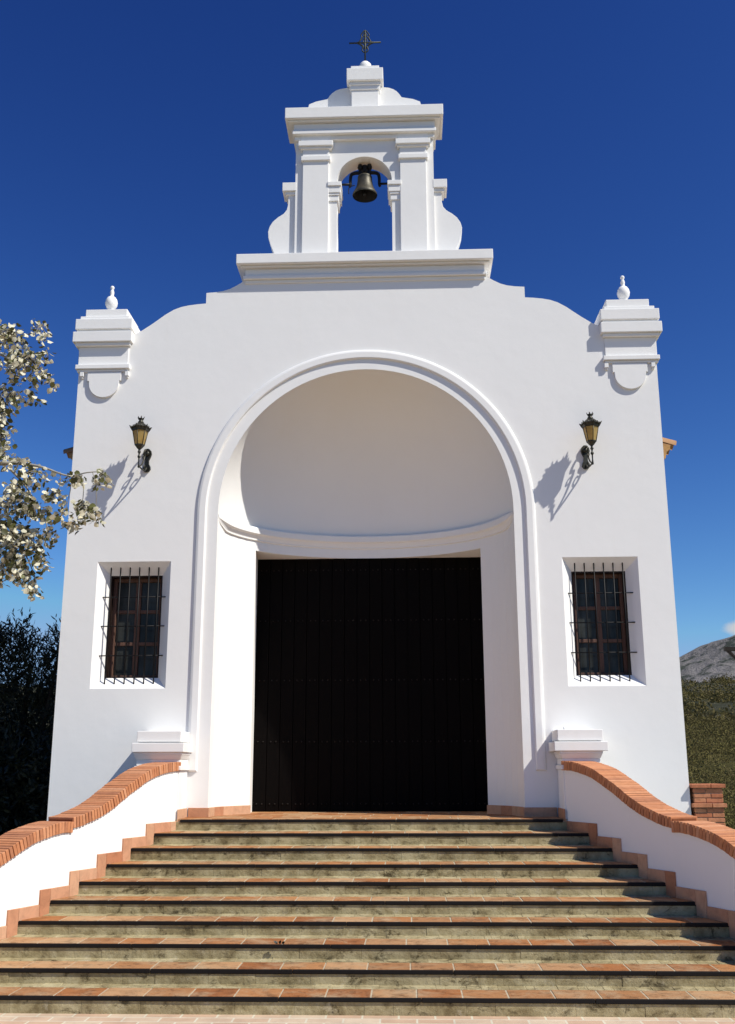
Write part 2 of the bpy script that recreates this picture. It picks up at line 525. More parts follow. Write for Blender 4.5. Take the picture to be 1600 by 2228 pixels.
# bell gable
TY0, TY1 = .05, .35
mb = MB()
oc, orr = .385, .385
ap = [(oc, 7.36)] + [(orr * math.cos(PI * i / 24), 8.57 + .38 * math.sin(PI * i / 24)) for i in range(25)] + [(-oc, 7.36)]
body = [(.972, 7.36), (.972, 9.30), (-.972, 9.30), (-.972, 7.36)]
poly = body[:3] + [body[3]] + list(reversed(ap))
# one ring around the opening
mb.prism([(x, z) for x, z in poly], lambda u, v, a: (u, a, v), TY0, TY1)
bell_gable = mb.build('bell_gable_wall', M['plaster'], chapel)
for s in (1, -1):
    for ya, yb in ((.008, TY0 + .01), (TY1 - .01, TY1 + .045)):
        mb = MB()
        f = -1 if ya < .1 else 1
        def bx(x0, x1, out, z0, z1):
            lo, hi = (ya - out, yb) if f < 0 else (ya, yb + out)
            mb.box(min(s * x0, s * x1), max(s * x0, s * x1), lo, hi, z0, z1)
        bx(.500, .868, 0, 7.36, 8.90)
        bx(.478, .892, .028, 8.868, 8.938)
        bx(.497, .872, .006, 8.938, 9.06)
        bx(.462, .906, .03, 9.05, 9.085)
        bx(.440, .930, .055, 9.085, 9.165)
        bx(.47, .90, .02, 9.165, 9.30)
        mb.build('pilaster', M['plaster'], chapel, .006)
for s in (1, -1):
    mb = MB()
    def bx(x0, x1, y0, y1, z0, z1): mb.box(min(s * x0, s * x1), max(s * x0, s * x1), y0, y1, z0, z1)
    bx(.322, .515, -.005, TY1 + .05, 8.47, 8.535)
    bx(.334, .508, .012, TY1 + .035, 8.37, 8.468)
    bx(.352, .512, .022, TY1 + .025, 8.335, 8.368)
    bx(.362, .508, .034, TY1 + .015, 8.25, 8.333)
    mb.build('impost_block', M['plaster'], chapel, .005)
mb = MB()
mb.box(-1.117, 1.117, -.13, TY1 + .13, 9.475, 9.645)
mb.box(-1.075, 1.075, -.085, TY1 + .085, 9.448, 9.475)
mb.box(-.998, .998, -.028, TY1 + .03, 9.325, 9.448)
mb.box(-1.016, 1.016, -.058, TY1 + .06, 9.265, 9.325)
mb.box(-.990, .990, -.005, TY1 + .01, 9.20, 9.265)
mb.build('gable_cornice', M['plaster'], chapel, .007)
mb = MB()
mnd = [(-.86, 9.60), (-.80, 9.87), (-.70, 9.915), (-.60, 9.935), (-.535, 9.95), (-.505, 10.00), (-.47, 10.045), (-.42, 10.085), (-.36, 10.11), (-.235, 10.13)]
mnd = [(x, z) for x, z in mnd]
full = mnd + [(-x, z) for x, z in reversed(mnd)]
mb.prism(full[::-1], lambda u, v, a: (u, a, v), .12, .30)
mb.build('gable_crest', M['plaster'], chapel)
mb = MB()
cx = .01
mb.box(cx - .195, cx + .195, .035, .385, 9.64, 10.02)
mb.box(cx - .212, cx + .212, .02, .40, 10.02, 10.09)
mb.box(cx - .225, cx + .225, .005, .415, 10.09, 10.145)
mb.box(cx - .262, cx + .262, -.03, .45, 10.145, 10.345)
mb.box(cx - .205, cx + .205, .03, .39, 10.345, 10.425)
fp = mb.build('crowning_pedestal', M['plaster'], chapel, .007)
mb = MB()
mb.lathe([(.03, 0), (.085, .045), (.094, .10), (.085, .15), (.055, .185), (.02, .20)], (cx, .21, 10.42), 24)
mb.build('stone_ball', M['plaster'], chapel)
mb = MB()
c0 = Vector((cx - .003, .21, 10.60))
mb.tube([c0, c0 + Vector((0, 0, .57))], [.012, .012], 8)
zc = 10.955
mb.tube([(c0.x - .235, .21, zc), (c0.x + .233, .21, zc)], .0115, 8)
for s in (1, -1):
    mb.tube(bezier([(c0.x + s * .014, .21, 10.79), (c0.x + s * .045, .21, 10.83), (c0.x + s * .03, .21, 10.90), (c0.x + s * .085, .21, zc), (c0.x + s * .05, .21, 11.05), (c0.x + s * .06, .21, 11.09), (c0.x + s * .012, .21, 11.165)], 5), .0095, 6)
    mb.tube(bezier([(c0.x + s * .14, .21, zc), (c0.x + s * .07, .21, zc + .035), (c0.x + s * .022, .21, zc + .12)], 5), .007, 6)
    mb.tube(bezier([(c0.x + s * .14, .21, zc), (c0.x + s * .07, .21, zc - .035), (c0.x + s * .022, .21, zc - .10)], 5), .007, 6)
    mb.tube(bezier([(c0.x, .21, 10.84), (c0.x + s * .03, .21, 10.87), (c0.x, .21, 10.90), (c0.x - s * .03, .21, 10.99), (c0.x, .21, 11.04), (c0.x + s * .025, .21, 11.09), (c0.x, .21, 11.13)], 5), .008, 6)
mb.build('iron_cross', M['crossiron'], chapel)
# side scrolls
for s in (1, -1):
    mb = MB()
    pr = [(.955, 7.36), (1.20, 7.36), (1.262, 7.50), (1.315, 7.63), (1.345, 7.74), (1.350, 7.83), (1.330, 7.91), (1.285, 7.985), (1.215, 8.05), (1.14, 8.10), (1.095, 8.16), (1.078, 8.24), (1.075, 8.46), (.955, 8.46)]
    pp = [(s * x, z) for x, z in pr]
    mb.prism(pp if s < 0 else pp[::-1], lambda u, v, a: (u, a, v), .092, .30)
    mb.box(min(s * .96, s * 1.155), max(s * .96, s * 1.155), .045, .34, 8.435, 8.565)
    mb.box(min(s * .96, s * 1.115), max(s * .96, s * 1.115), .07, .32, 8.385, 8.435)
    mb.build('scroll_buttress', M['plaster'], chapel, .005)

# corner capitals with finials
for s in (-1, 1):
    mb = MB()
    def bx(x0, x1, y0, z0, z1, y1=TH + .06): mb.box(min(s * x0, s * x1), max(s * x0, s * x1), y0, y1, z0, z1)
    bx(3.235, 3.805, -.02, 6.50, 6.645)
    bx(3.195, 3.865, -.045, 6.455, 6.535)
    bx(3.140, 3.915, -.085, 6.330, 6.480)
    bx(3.165, 3.895, -.060, 6.290, 6.330)
    bx(3.132, 3.935, -.100, 6.140, 6.290)
    bx(3.160, 3.905, -.068, 6.095, 6.140)
    bx(3.182, 3.862, -.020, 5.80, 6.095)
    bx(3.150, 3.885, -.062, 5.765, 5.828)
    bx(3.175, 3.866, -.032, 5.730, 5.765)
    cap = mb.build('corner_capital', M['plaster'], chapel, .007)
    mb = MB()
    cxm = 3.49
    sw = [(-.228, 5.725), (-.228, 5.60), (-.205, 5.60), (-.203, 5.575)] + [(.203 * -math.cos(PI * i / 20), 5.565 - .20 * math.sin(PI * i / 20)) for i in range(1, 20)] + [(.203, 5.575), (.205, 5.60), (.228, 5.60), (.228, 5.725)]
    mb.prism([(s * cxm + u, v) for u, v in sw], lambda u, v, a: (u, a, v), -.034, .01)
    for gx in (3.185, 3.795):
        mb.box(s * gx - .026, s * gx + .026, -.045, .01, 5.665, 5.725)
        mb.box(s * gx - .016, s * gx + .016, -.03, .01, 5.64, 5.665)
    mb.build('apron', M['plaster'], cap, .004)
    mb = MB()
    mb.lathe([(.06, 0), (.06, .03), (.035, .06), (.03, .08), (.056, .108), (.080, .15), (.086, .19), (.077, .235), (.055, .272), (.032, .282), (.032, .292), (.024, .302), (.027, .325), (.030, .35), (.023, .378), (.015, .395), (.027, .41), (.029, .428), (.018, .445), (.006, .452)],
             (s * 3.522, .18, 6.64), 24)
    mb.build('finial', M['plaster'], cap)

# windows: splayed reveal, sash, panes, iron grille
IX0, IX1, IZ0, IZ1, WD = 2.618, 3.285, 1.678, 2.972, .15
for s in (-1, 1):
    mb = MB()
    O = [(WX0, WZ0), (WX1, WZ0), (WX1, WZ1), (WX0, WZ1)]; I = [(IX0, IZ0), (IX1, IZ0), (IX1, IZ1), (IX0, IZ1)]
    for i in range(4):
        j = (i + 1) % 4
        q = [(s * O[i][0], 0, O[i][1]), (s * O[j][0], 0, O[j][1]), (s * I[j][0], WD, I[j][1]), (s * I[i][0], WD, I[i][1])]
        mb.add(q, [(3, 2, 1, 0) if s < 0 else (0, 1, 2, 3)])
    w = mb.build('window', M['plaster'], chapel)
    mb = MB()
    x0, x1 = (IX0, IX1) if s > 0 else (-IX1, -IX0)
    FW = .055
    ya, yb = WD + .11, WD + .17
    fb_ = MB()
    for q in ((x0 - .015, x0 + .012, IZ0 - .02, IZ1 + .02), (x1 - .012, x1 + .015, IZ0 - .02, IZ1 + .02), (x0 + .012, x1 - .012, IZ1 - .012, IZ1 + .02), (x0 + .012, x1 - .012, IZ0 - .02, IZ0 + .006)):
        fb_.box(q[0], q[1], WD - .006, yb + .02, q[2], q[3])
    fb_.build('frame', M['framewood'], w, .003)
    mb.box(x0 + .010, x0 + FW, ya, yb, IZ0 + .004, IZ1 - .01)
    mb.box(x1 - FW, x1 - .010, ya, yb, IZ0 + .004, IZ1 - .01)
    mb.box(x0 + FW, x1 - FW, ya + .004, yb, IZ1 - FW, IZ1 - .01)
    mb.box(x0 + FW, x1 - FW, ya + .004, yb, IZ0 + .004, IZ0 + FW * .7)
    xm = .5 * (x0 + x1)
    mb.box(xm - .034, xm + .034, ya + .012, yb, IZ0 + FW * .7, IZ1 - FW)
    for zz in (2.53, 2.115):
        for xa, xb in ((x0 + FW, xm - .034), (xm + .034, x1 - FW)):
            mb.box(xa, xb, ya + .018, yb, zz - .022, zz + .022)
    mb.build('sash', M['sash'], w, .004)
    mb = MB()
    mb.add([(x0, WD + .155, IZ0), (x1, WD + .155, IZ0), (x1, WD + .155, IZ1), (x0, WD + .155, IZ1)], [(0, 1, 2, 3)])
    mb.build('pane', M['pane'], w)
    mb = MB()
    GY = .065
    xs = [2.647 + i * (3.246 - 2.647) / 5 for i in range(6)] if s > 0 else [-3.266 + i * (3.266 - 2.650) / 5 for i in range(6)]
    for x in xs:
        mb.tube([(x, GY, 1.575), (x, GY, 3.10)], .0085, 8)
    for z in (2.69, 2.318, 1.946):
        mb.tube([(s * 2.53, GY + .012, z), (s * 3.37, GY + .012, z)], .0075, 8)
    mb.build('iron_grille', M['iron'], w)

# door leaves
for s in (-1, 1):
    mb = MB()
    npl = 9; pw = 1.59 / npl
    for i in range(npl):
        a = i * pw; b = a + pw - .004
        mb.box(min(s * (a + .004), s * b), max(s * (a + .004), s * b), DY + rng.uniform(-.002, .002), DY + .06, .012, DZ + .05)
    for zz in (.10, .92, 1.75, 2.58, 3.3):
        for i in range(npl):
            for q in (.3, .7):
                x = s * (i * pw + pw * q)
                mb.lathe([(.011, 0), (.008, .006), (.002, .009)], (x, 0, 0), 8, .5, 1)
                for k in range(len(mb.v) - 24, len(mb.v)):
                    vx, vy, vz = mb.v[k]; mb.v[k] = (vx, DY - .003 - vz, zz + vy)
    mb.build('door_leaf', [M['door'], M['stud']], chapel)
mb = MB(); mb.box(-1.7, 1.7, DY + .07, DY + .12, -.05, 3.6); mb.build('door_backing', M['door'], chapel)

# nave behind, tiled roof, eaves
mb = MB()
for s in (-1, 1):
    mb.box(min(s * 3.5, s * 3.84), max(s * 3.5, s * 3.84), TH - .002, 13, GZ - .1, 4.76)
mb.box(-3.5, 3.5, 12.7, 13, GZ - .1, 4.86)
mb.prism([(-3.5, 4.86), (3.5, 4.86), (0, 6.02)], lambda u, v, a: (u, a, v), 12.7, 13)
mb.build('nave_wall', M['plaster'], chapel)
mb = MB()
RX, RZ0, RZ1 = 4.12, 4.78, 6.05
for s in (-1, 1):
    d = Vector((s * RX, 0, RZ0)) - Vector((0, 0, RZ1)); L = d.length; d.normalize()
    nn = Vector((-d.z * s, 0, d.x * s)) if s > 0 else Vector((d.z, 0, -d.x))
    if nn.z < 0: nn = -nn
    y = TH + .03; k = 0
    mb.obox(Vector((0, (TH + 13.1) / 2 + .05, RZ1)) + d * L / 2 - nn * .03, (d, Vector((0, 1, 0)), nn), (L / 2 - .02, (13.1 - TH) / 2, .018), .5)
    while y < 13:
        rows = 9
        for q in range(rows):
            a0 = L * q / rows; a1 = L * (q + 1) / rows + .05; rr = rng.random()
            o = len(mb.v)
            for a, rad in ((a0, .075), (a1, .095)):
                for i in range(6):
                    an = PI * i / 5
                    p = Vector((0, y + .11 + rad * math.cos(an), RZ1)) + d * a + nn * (rad * math.sin(an) + (.012 if a == a0 else .0))
                    mb.v.append(tuple(p))
            for i in range(5): mb.face((o + i, o + i + 1, o + 7 + i, o + 6 + i), rr, 0, True)
        y += .22
mb.build('tile_roof', M['roof'], chapel)
for s in (-1, 1):
    mb = MB()
    mb.prism([(s * 3.83, 4.45), (s * 3.93, 4.48), (s * 3.96, 4.55), (s * 4.01, 4.58), (s * 4.03, 4.67), (s * 4.08, 4.71), (s * 4.08, 4.755), (s * 3.83, 4.83)], lambda u, v, a: (u, a, v), TH + .02, 13.02)
    mb.build('eaves_moulding', M['eave'], chapel)

# ------------------------------------------------------------------ stairs
stairs = thing('staircase', 'wide flight of ten terracotta tiled steps with dark wooden nosings', 'stairs', (0, -2.5, GZ))
def lx(y): return -2.005 + .363 * y      # inner face of the left parapet
def rx(y): return 2.114 - .426 * y
for i in range(10):
    yf = -LD - i * RUN; z = -i * RS
    yb = yf + RUN if i else DY + .05
    # riser below this tread: courses of rough stone
    mb = MB()
    x = lx(yf) - .03
    while x < rx(yf) + .03:
        w = rng.uniform(.22, .62); x2 = min(x + w, rx(yf) + .03)
        mb.box(x, x2 - .0012, yf + .004 + rng.uniform(-.0025, .0025), yf + .10, z - RS - .01, z - .033, rng.random())
        x = x2
    mb.build('riser', M['riser'], stairs, .002)
    mb = MB()
    x0 = lx(yf) - .02; x1 = rx(yf) + .02
    if i == 0: x0, x1 = -2.12, 2.27
    xx = x0
    while xx < x1 - .01:
        xe_ = min(xx + rng.uniform(1.1, 1.9), x1)
        if x1 - xe_ < .3: xe_ = x1
        j = rng.uniform(-.002, .002); j3 = rng.uniform(-.002, .002)
        mb.box(xx, xe_ - .002, yf - .008 + j, yf + .006, z - .039 + j3, z - .0035, .5); xx = xe_
    mb.build('nosing', M['nosing'], stairs, .006)
    mb = MB()
    if i == 0:
        mb.box(-2.30, 2.42, yf + .012, 0.0, z - .10, z - .003, .5, 1)
        mb.box(-1.9, 1.9, 0.0, DY + .05, z - .10, z - .003, .5, 1)
    else:
        mb.box(lx(yb) - .25, rx(yb) + .25, yf + .01, yf + .295, z - .06, z - .003, .5, 1)
        xx = lx(yb) - .2
        while xx < rx(yb) + .2:      # rough mortar cove at the foot of the next riser
            xn = xx + rng.uniform(.06, .2)
            h_ = rng.uniform(.002, .012); b_ = rng.uniform(-.006, .008)
            mb.hexa([(xx, yf + .292 + b_, z - .06), (xn, yf + .292 + b_, z - .06), (xn, yb + .06, z - .06), (xx, yb + .06, z - .06), (xx, yf + .300 + b_, z + .001), (xn, yf + .300 + b_, z + .001), (xn, yb + .06, z + .006 + h_), (xx, yb + .06, z + .006 + h_)], rng.random(), 2)
            xx = xn
    tl = .356; off = rng.uniform(0, tl)
    y = yf + .008; row = 0
    while y < yb - .02:
        dep = .300 if row == 0 else .355
        if row and i: break
        ye = min(y + dep, yb + .02)
        la, ra = (lx(y), rx(y))
        if i == 0:
            la, ra = (-2.135, 2.28) if y < -.02 else (-1.95, 1.95)
        x = la - off - (0 if row == 0 else rng.uniform(0, .3))
        while x < ra:
            xa, xb = max(x, la - .02), min(x + tl - .011, ra + .02)
            if xb - xa > .02:
                dz = rng.uniform(-.0015, .0015)
                mb.box(xa, xb, y, ye - .010, z - .024, z + dz, rng.random())
            x += tl
        y = ye; row += 1
    mb.build('tread', [M['tile'], M['mortar'], M['riser']], stairs, .003, 1)
# ------------------------------------------------------------------ parapets
CURVE = [(-.44, .640), (-.55, .638), (-.68, .628), (-.83, .602), (-1.02, .556), (-1.17, .497), (-1.30, .438), (-1.41, .392), (-1.52, .335), (-1.61, .287), (-1.72, .238), (-1.83, .194), (-1.95, .160), (-2.05, .133), (-2.15, .110), (-2.255, .096)]
C1 = CURVE
C2 = [(y - 1.80, z - .577) for y, z in CURVE]
C2 = [(-2.24, .055)] + [(y, z) for y, z in C2 if y < -2.25]
def parapet(s):
    sl = .363 if s < 0 else -.426
    x_at = lx if s < 0 else rx
    Ld = Vector((sl, 1, 0)).normalized()            # along the wall, towards the chapel
    if s > 0: out = Vector((Ld.y, -Ld.x, 0))
    else: out = Vector((-Ld.y, Ld.x, 0))
    par = thing('stair_parapet',
                'sunlit white parapet with stepped brick coping on the left of the stairs' if s < 0 else
                'shaded white parapet with stepped brick coping on the right of the stairs', 'parapet', (x_at(-2), -2, GZ), 'parapets flanking the stairs')
    TW = .27
    base = lambda y: Vector((x_at(y), y, 0))
    mb = MB()
    for crv in ([(y, z) for y, z in C1 if y > -2.24] + [(-2.24, .098)] + C2,):
        rows = []
        for y, z in crv:
            b = base(y); o2 = b + out * TW
            rows.append((b, o2, z - .10))
        o = len(mb.v)
        for b, o2, z in rows:
            mb.v.extend([(b.x, b.y, GZ - .1), (b.x, b.y, z), (o2.x, o2.y, z), (o2.x, o2.y, GZ - .1)])
        fl = s < 0
        for i in range(len(rows) - 1):
            for j in range(3):
                f = (o + i * 4 + j, o + i * 4 + j + 1, o + (i + 1) * 4 + j + 1, o + (i + 1) * 4 + j)
                mb.face(f if not fl else f[::-1], sm=False)
        e = o + (len(rows) - 1) * 4
        mb.face((e, e + 1, e + 2, e + 3)); mb.face((o + 3, o + 2, o + 1, o))
    mb.build('parapet_wall', M['plaster'], par)
    mb = MB()
    for crv in (C1, C2):
        P = [base(y) + out * (TW / 2) + Vector((0, 0, z)) for y, z in crv]
        P = [Vector(p) for p in bezier(P, 6)]
        cum = [0]
        for a, b in zip(P, P[1:]): cum.append(cum[-1] + (b - a).length)
        pitch = .047; nb = int(cum[-1] / pitch)
        def at(d):
            d = max(0, min(cum[-1] - 1e-6, d))
            for i in range(len(P) - 1):
                if d <= cum[i + 1]:
                    t = (d - cum[i]) / (cum[i + 1] - cum[i]); return P[i].lerp(P[i + 1], t), (P[i + 1] - P[i]).normalized()
        H = .104
        for k in range(nb):
            d = (k + .5) * cum[-1] / nb
            p, _ = at(d); t = (at(d + .05)[0] - at(d - .05)[0]).normalized()
            up = t.cross(out); up = up if up.z > 0 else -up
            jit = rng.uniform(-.0018, .0018); j2 = rng.uniform(-.0028, .0028)
            mb.obox(p - up * (H / 2 + jit) + out * j2, (t, out, up), (.0196, TW / 2 + .022, H / 2), rng.random())
        for a, b in zip(range(0, len(P) - 1, 3), range(3, len(P), 3)):
            pa, pb = P[a], P[b]; t = (pb - pa).normalized(); up = t.cross(out); up = up if up.z > 0 else -up
            mb.obox((pa + pb) / 2 - up * .060, (t, out, up), ((pb - pa).length / 2 + .002, TW / 2 + .008, .044), .5, 1)
    mb.build('brick_coping', [M['brick'], M['joint']], par, .004, 2)
    # stepped tile skirting along the inner face
    mb = MB()
    for i in range(1, 10):
        ya, yb = -LD - i * RUN - .14, -LD - (i - 1) * RUN - .14
        if i == 1: yb = -.47
        z = -i * RS
        cuts = [ya, ya + .135, yb] if i > 1 else [ya, ya + .135, yb - .12, yb]
        for a, b in zip(cuts, cuts[1:]):
            p0, p1 = base(a + .0015), base(b - .0015)
            lo = z - RS - .03 if a == ya else z - .03
            q = [p0 - out * .018, p1 - out * .018, p1 + out * .01, p0 + out * .01]
            pts = [(p.x, p.y, lo) for p in q] + [(p.x, p.y, z + .104) for p in q]
            mb.hexa(pts if s < 0 else [pts[k] for k in (3, 2, 1, 0, 7, 6, 5, 4)], rng.random())
    mb.build('stepped_skirting', M['skirt'], par, .003, 1)
    # pedestal at the head of the parapet, against the facade
    c = -2.415 if s < 0 else 2.515
    mb = MB()
    def bx(hx, yo, z0, z1, dx=0): mb.box(c - hx + dx, c + hx + dx, -.47 - yo, -.003, z0, z1)
    inner = -2.160 if s < 0 else 2.300
    hx = abs(inner - c)
    bx(hx, 0, -.14, .545)
    bx(hx + .022, .022, .545, .595)
    bx(hx + .003, .003, .595, .668)
    def fr(h0, o0, z0, h1, o1, z1):
        mb.hexa([(c - h0, -.47 - o0, z0), (c + h0, -.47 - o0, z0), (c + h0, -.003, z0), (c - h0, -.003, z0), (c - h1, -.47 - o1, z1), (c + h1, -.47 - o1, z1), (c + h1, -.003, z1), (c - h1, -.003, z1)])
    fr(hx + .006, .006, .668, hx + .030, .032, .722)
    bx(hx + .034, .036, .722, .752)
    bx(.308, .060, .752, .858)
    bx(.262, .02, .870, .996)
    bx(.240, .0, .858, .870)
    ped = mb.build('pedestal', M['plaster'], par, .007)
    mb = MB()
    xi = inner
    mb.box(min(xi, xi - s * .016), max(xi, xi - s * .016), -.495, -.02, -.14, .106, rng.random())
    mb.build('pedestal_skirting', M['skirt'], ped, .003)
    if s > 0:
        mb = MB()
        mb.lathe([(.018, 0), (.018, .028), (.012, .036), (.004, .04)], (2.375, -.25, .996), 12)
        mb.build('small_knob', M['plaster'], ped)
    # end pier at plaza level
    ye = C2[-1][0]
    b = base(ye)
    mb = MB()
    mb.obox(b + out * (TW / 2) - Ld * .20 + Vector((0, 0, (GZ - .1 - .62) / 2)), (Ld, out, Vector((0, 0, 1))), (.20, .20, (-.62 - GZ + .1) / 2))
    mb.obox(b + out * (TW / 2) - Ld * .20 + Vector((0, 0, -.58)), (Ld, out, Vector((0, 0, 1))), (.24, .24, .04))
    mb.build('end_pier', M['plaster'], par, .006)
    return par
parapet(-1); parapet(1)

# ------------------------------------------------------------------ wall lanterns
def lantern(label):
    root = thing('wall_lantern', label, 'lantern', (0, 0, 0), 'lanterns on the facade')
    A = -.285
    hexr = PI / 6
    mb = MB()      # bracket: back plate, two sweeping arms, scrolls
    pl = [(0, -.035), (.03, -.03), (.055, .0), (.05, .04), (.028, .08), (.026, .13), (.05, .18), (.062, .22), (.052, .265), (.025, .295), (0, .30)]
    pl = pl + [(-x, z) for x, z in reversed(pl[1:-1])]
    mb.prism(pl, lambda u, v, a: (u, a, v), -.028, .0)
    mb.lathe([(.03, 0), (.04, .01), (.03, .022), (.008, .03)], (0, 0, 0), 12)
    for k in range(len(mb.v) - 48, len(mb.v)):
        vx, vy, vz = mb.v[k]; mb.v[k] = (vx, -.028 - vz, .225 + vy)
    mb.tube(bezier([(0, -.03, .25), (0, -.085, .265), (0, -.12, .22), (0, -.10, .17), (0, -.13, .10), (0, -.19, .02), (0, A, -.03)], 6), [.014 - .004 * i / 36 for i in range(37)], 8)
    mb.tube(bezier([(0, -.03, .02), (0, -.07, -.03), (0, -.14, -.035), (0, -.20, -.035), (0, A, -.02)], 6), .011, 8)
    mb.tube(bezier([(0, -.13, .10), (0, -.165, .13), (0, -.15, .165), (0, -.125, .155)], 6), .008, 6)
    mb.tube(bezier([(0, -.10, -.037), (0, -.11, .02), (0, -.08, .045), (0, -.065, .015)], 6), .008, 6)
    mb.lathe([(.004, -.055), (.014, -.04), (.012, -.015), (.009, .02), (.010, .08), (.022, .10), (.022, .115), (.012, .125), (.012, .155), (.024, .17), (.018, .185), (.014, .20), (.022, .215)], (0, A, 0), 12)
    mb.build('bracket', M['lampiron'], root)
    mb = MB()      # glass body
    mb.lathe([(.060, .272), (.102, .470)], (0, A, 0), 6, sm=False, rot=hexr)
    mb.build('glass', M['amber'], root)
    mb = MB()
    for k in range(6):
        a = 2 * PI * k / 6 + hexr
        mb.tube([(.062 * math.cos(a), A + .062 * math.sin(a), .265), (.105 * math.cos(a), A + .105 * math.sin(a), .475)], .0055, 6)
    mb.lathe([(.018, .21), (.03, .218), (.05, .245), (.066, .262), (.068, .276), (.056, .277)], (0, A, 0), 6, sm=False, rot=hexr)
    mb.build('frame', M['lampiron'], root)
    mb = MB()      # roof with upturned points, dome and crown
    mb.lathe([(.098, .462), (.114, .466), (.122, .492), (.135, .512), (.128, .522), (.095, .552), (.062, .575), (.044, .585)], (0, A, 0), 6, sm=False, rot=hexr)
    for k in range(6):
        a = 2 * PI * k / 6 + hexr
        ca, sa = math.cos(a), math.sin(a)
        pts = bezier([(.108 * ca, A + .108 * sa, .485), (.128 * ca, A + .128 * sa, .508), (.150 * ca, A + .150 * sa, .540)], 4)
        mb.tube(pts, [.017 - .0016 * i for i in range(len(pts))], 6)
        for f in (-.18, .18):
            c2, s2 = math.cos(a + f), math.sin(a + f)
            mb.tube([(.115 * c2, A + .115 * s2, .50), (.136 * c2, A + .136 * s2, .528)], [.012, .004], 5)
        am = a + PI / 6
        mb.tube([(.112 * math.cos(am), A + .112 * math.sin(am), .495), (.124 * math.cos(am), A + .124 * math.sin(am), .535)], [.016, .004], 5)
    mb.lathe([(.044, .582), (.040, .60), (.028, .615), (.027, .632), (.036, .645), (.034, .652)], (0, A, 0), 12)
    for k in range(6):
        a = 2 * PI * k / 6
        mb.tube([(.032 * math.cos(a), A + .032 * math.sin(a), .64), (.05 * math.cos(a), A + .05 * math.sin(a), .675)], [.009, .003], 5)
    mb.tube([(0, A, .64), (0, A, .685)], [.010, .004], 6)
    mb.build('roof', M['lampiron'], root)
    return root
l1 = lantern('amber glass wall lantern right of the arch, above the right window')
l1.location = (2.845, 0, 4.318)
l2 = l1.copy(); COL.objects.link(l2)
l2['label'] = 'amber glass wall lantern left of the arch, its shadow behind the leafy branch'
for ch in l1.children:
    c = ch.copy(); COL.objects.link(c); c.parent = l2
l2.location = (-2.853, 0, 4.356)
for l_ in (l1, l2): l_.scale = (.95, .95, .95)
l1.rotation_euler[2] = math.radians(9); l2.rotation_euler[2] = math.radians(-9)

# ------------------------------------------------------------------ bell
bell = thing('bell', 'bronze bell hanging from an iron yoke in the arched bell gable', 'bell', (0, .2, 8.40))
mb = MB()
mb.lathe([(.172, .0), (.178, .012), (.172, .035), (.150, .075), (.128, .12), (.112, .18), (.104, .245), (.101, .285), (.104, .292), (.098, .305), (.08, .322), (.03, .33)], (0, .2, 8.415), 32)
mb.f.pop(-2); mb.r.pop(-2); mb.mi.pop(-2); mb.sm.pop(-2)
o = mb.build('bell_body', M['bronze'], bell)
mb = MB()
mb.lathe([(.166, .002), (.14, .06), (.115, .12), (.098, .2), (.09, .28)], (0, .2, 8.415), 32)
mb.f.pop(-2); mb.r.pop(-2); mb.mi.pop(-2); mb.sm.pop(-2)
mb.build('bell_inside', M['bellinside'], bell)
mb = MB()
mb.tube([(0, .2, 8.66), (0, .2, 8.47)], .012, 8); mb.lathe([(.008, -.04), (.03, -.015), (.034, .01), (.02, .035)], (0, .2, 8.455), 12)
mb.build('clapper', M['iron'], bell)
mb = MB()
mb.box(-.085, .085, .165, .235, 8.745, 8.79)
for s in (1, -1):
    mb.tube(bezier([(s * .02, .2, 8.775), (s * .11, .2, 8.785), (s * .185, .2, 8.765), (s * .205, .2, 8.69), (s * .205, .2, 8.60), (s * .215, .2, 8.565)], 6), [.028 - .0003 * i for i in range(31)], 10)
    mb.tube([(s * .19, .2, 8.605), (s * .42, .2, 8.605)], [.018, .014], 10)
    mb.lathe([(.03, -.04), (.04, 0), (.03, .04)], (s * .065, .2, 8.875), 12)
    mb.tube(bezier([(s * .05, .2, 8.78), (s * .07, .2, 8.83), (s * .06, .2, 8.87), (s * .09, .2, 8.895)], 5), .022, 8)
mb.lathe([(.05, 8.77), (.055, 8.80), (.035, 8.83), (.04, 8.86), (.05, 8.885), (.03, 8.90)], (0, .2, 0), 12)
mb.tube([(-.08, .2, 8.872), (.08, .2, 8.872)], .024, 8)
mb.build('yoke', M['iron'], bell)
mb = MB()
mb.tube(bezier([(-.14, .15, 8.56), (-.20, .14, 8.535), (-.225, .14, 8.50), (-.225, .14, 8.42)], 5), .0065, 6)
mb.build('striker_rod', M['iron'], bell)

# ------------------------------------------------------------------ brick pillar beside the right corner
bp = thing('brick_pillar', 'short weathered brick pillar with projecting bands beside the right corner', 'pillar', (4.06, .15, GZ))
mb = MB()
x0, x1, y0, y1 = 3.886, 4.232, -.035, .33
z = GZ - .05; k = 0
tops = {}
while z < .372:
    p = 0.0
    if z > .325: p = .030
    elif .28 < z <= .325: p = .012
    elif .075 < z < .14: p = .030
    h = .047
    x = x0 - p; off = (k % 2) * .12
    edges = [x0 - p] + [e for e in (x0 + .02 + off, x0 + .20 + off) if x0 + .02 < e < x1 - .03] + [x1 + p]
    for a, b in zip(edges, edges[1:]):
        mb.box(a + .004, b - .004, y0 - p + rng.uniform(-.004, .004), y1 + p, z, z + h + rng.uniform(-.003, .003), rng.random())
    z += .0555; k += 1
mb.box(x0 + .012, x1 - .012, y0 + .012, y1 - .012, GZ - .05, .365, .5, 1)
mb.build('brickwork', [M['oldbrick'], M['oldmortar']], bp, .005)

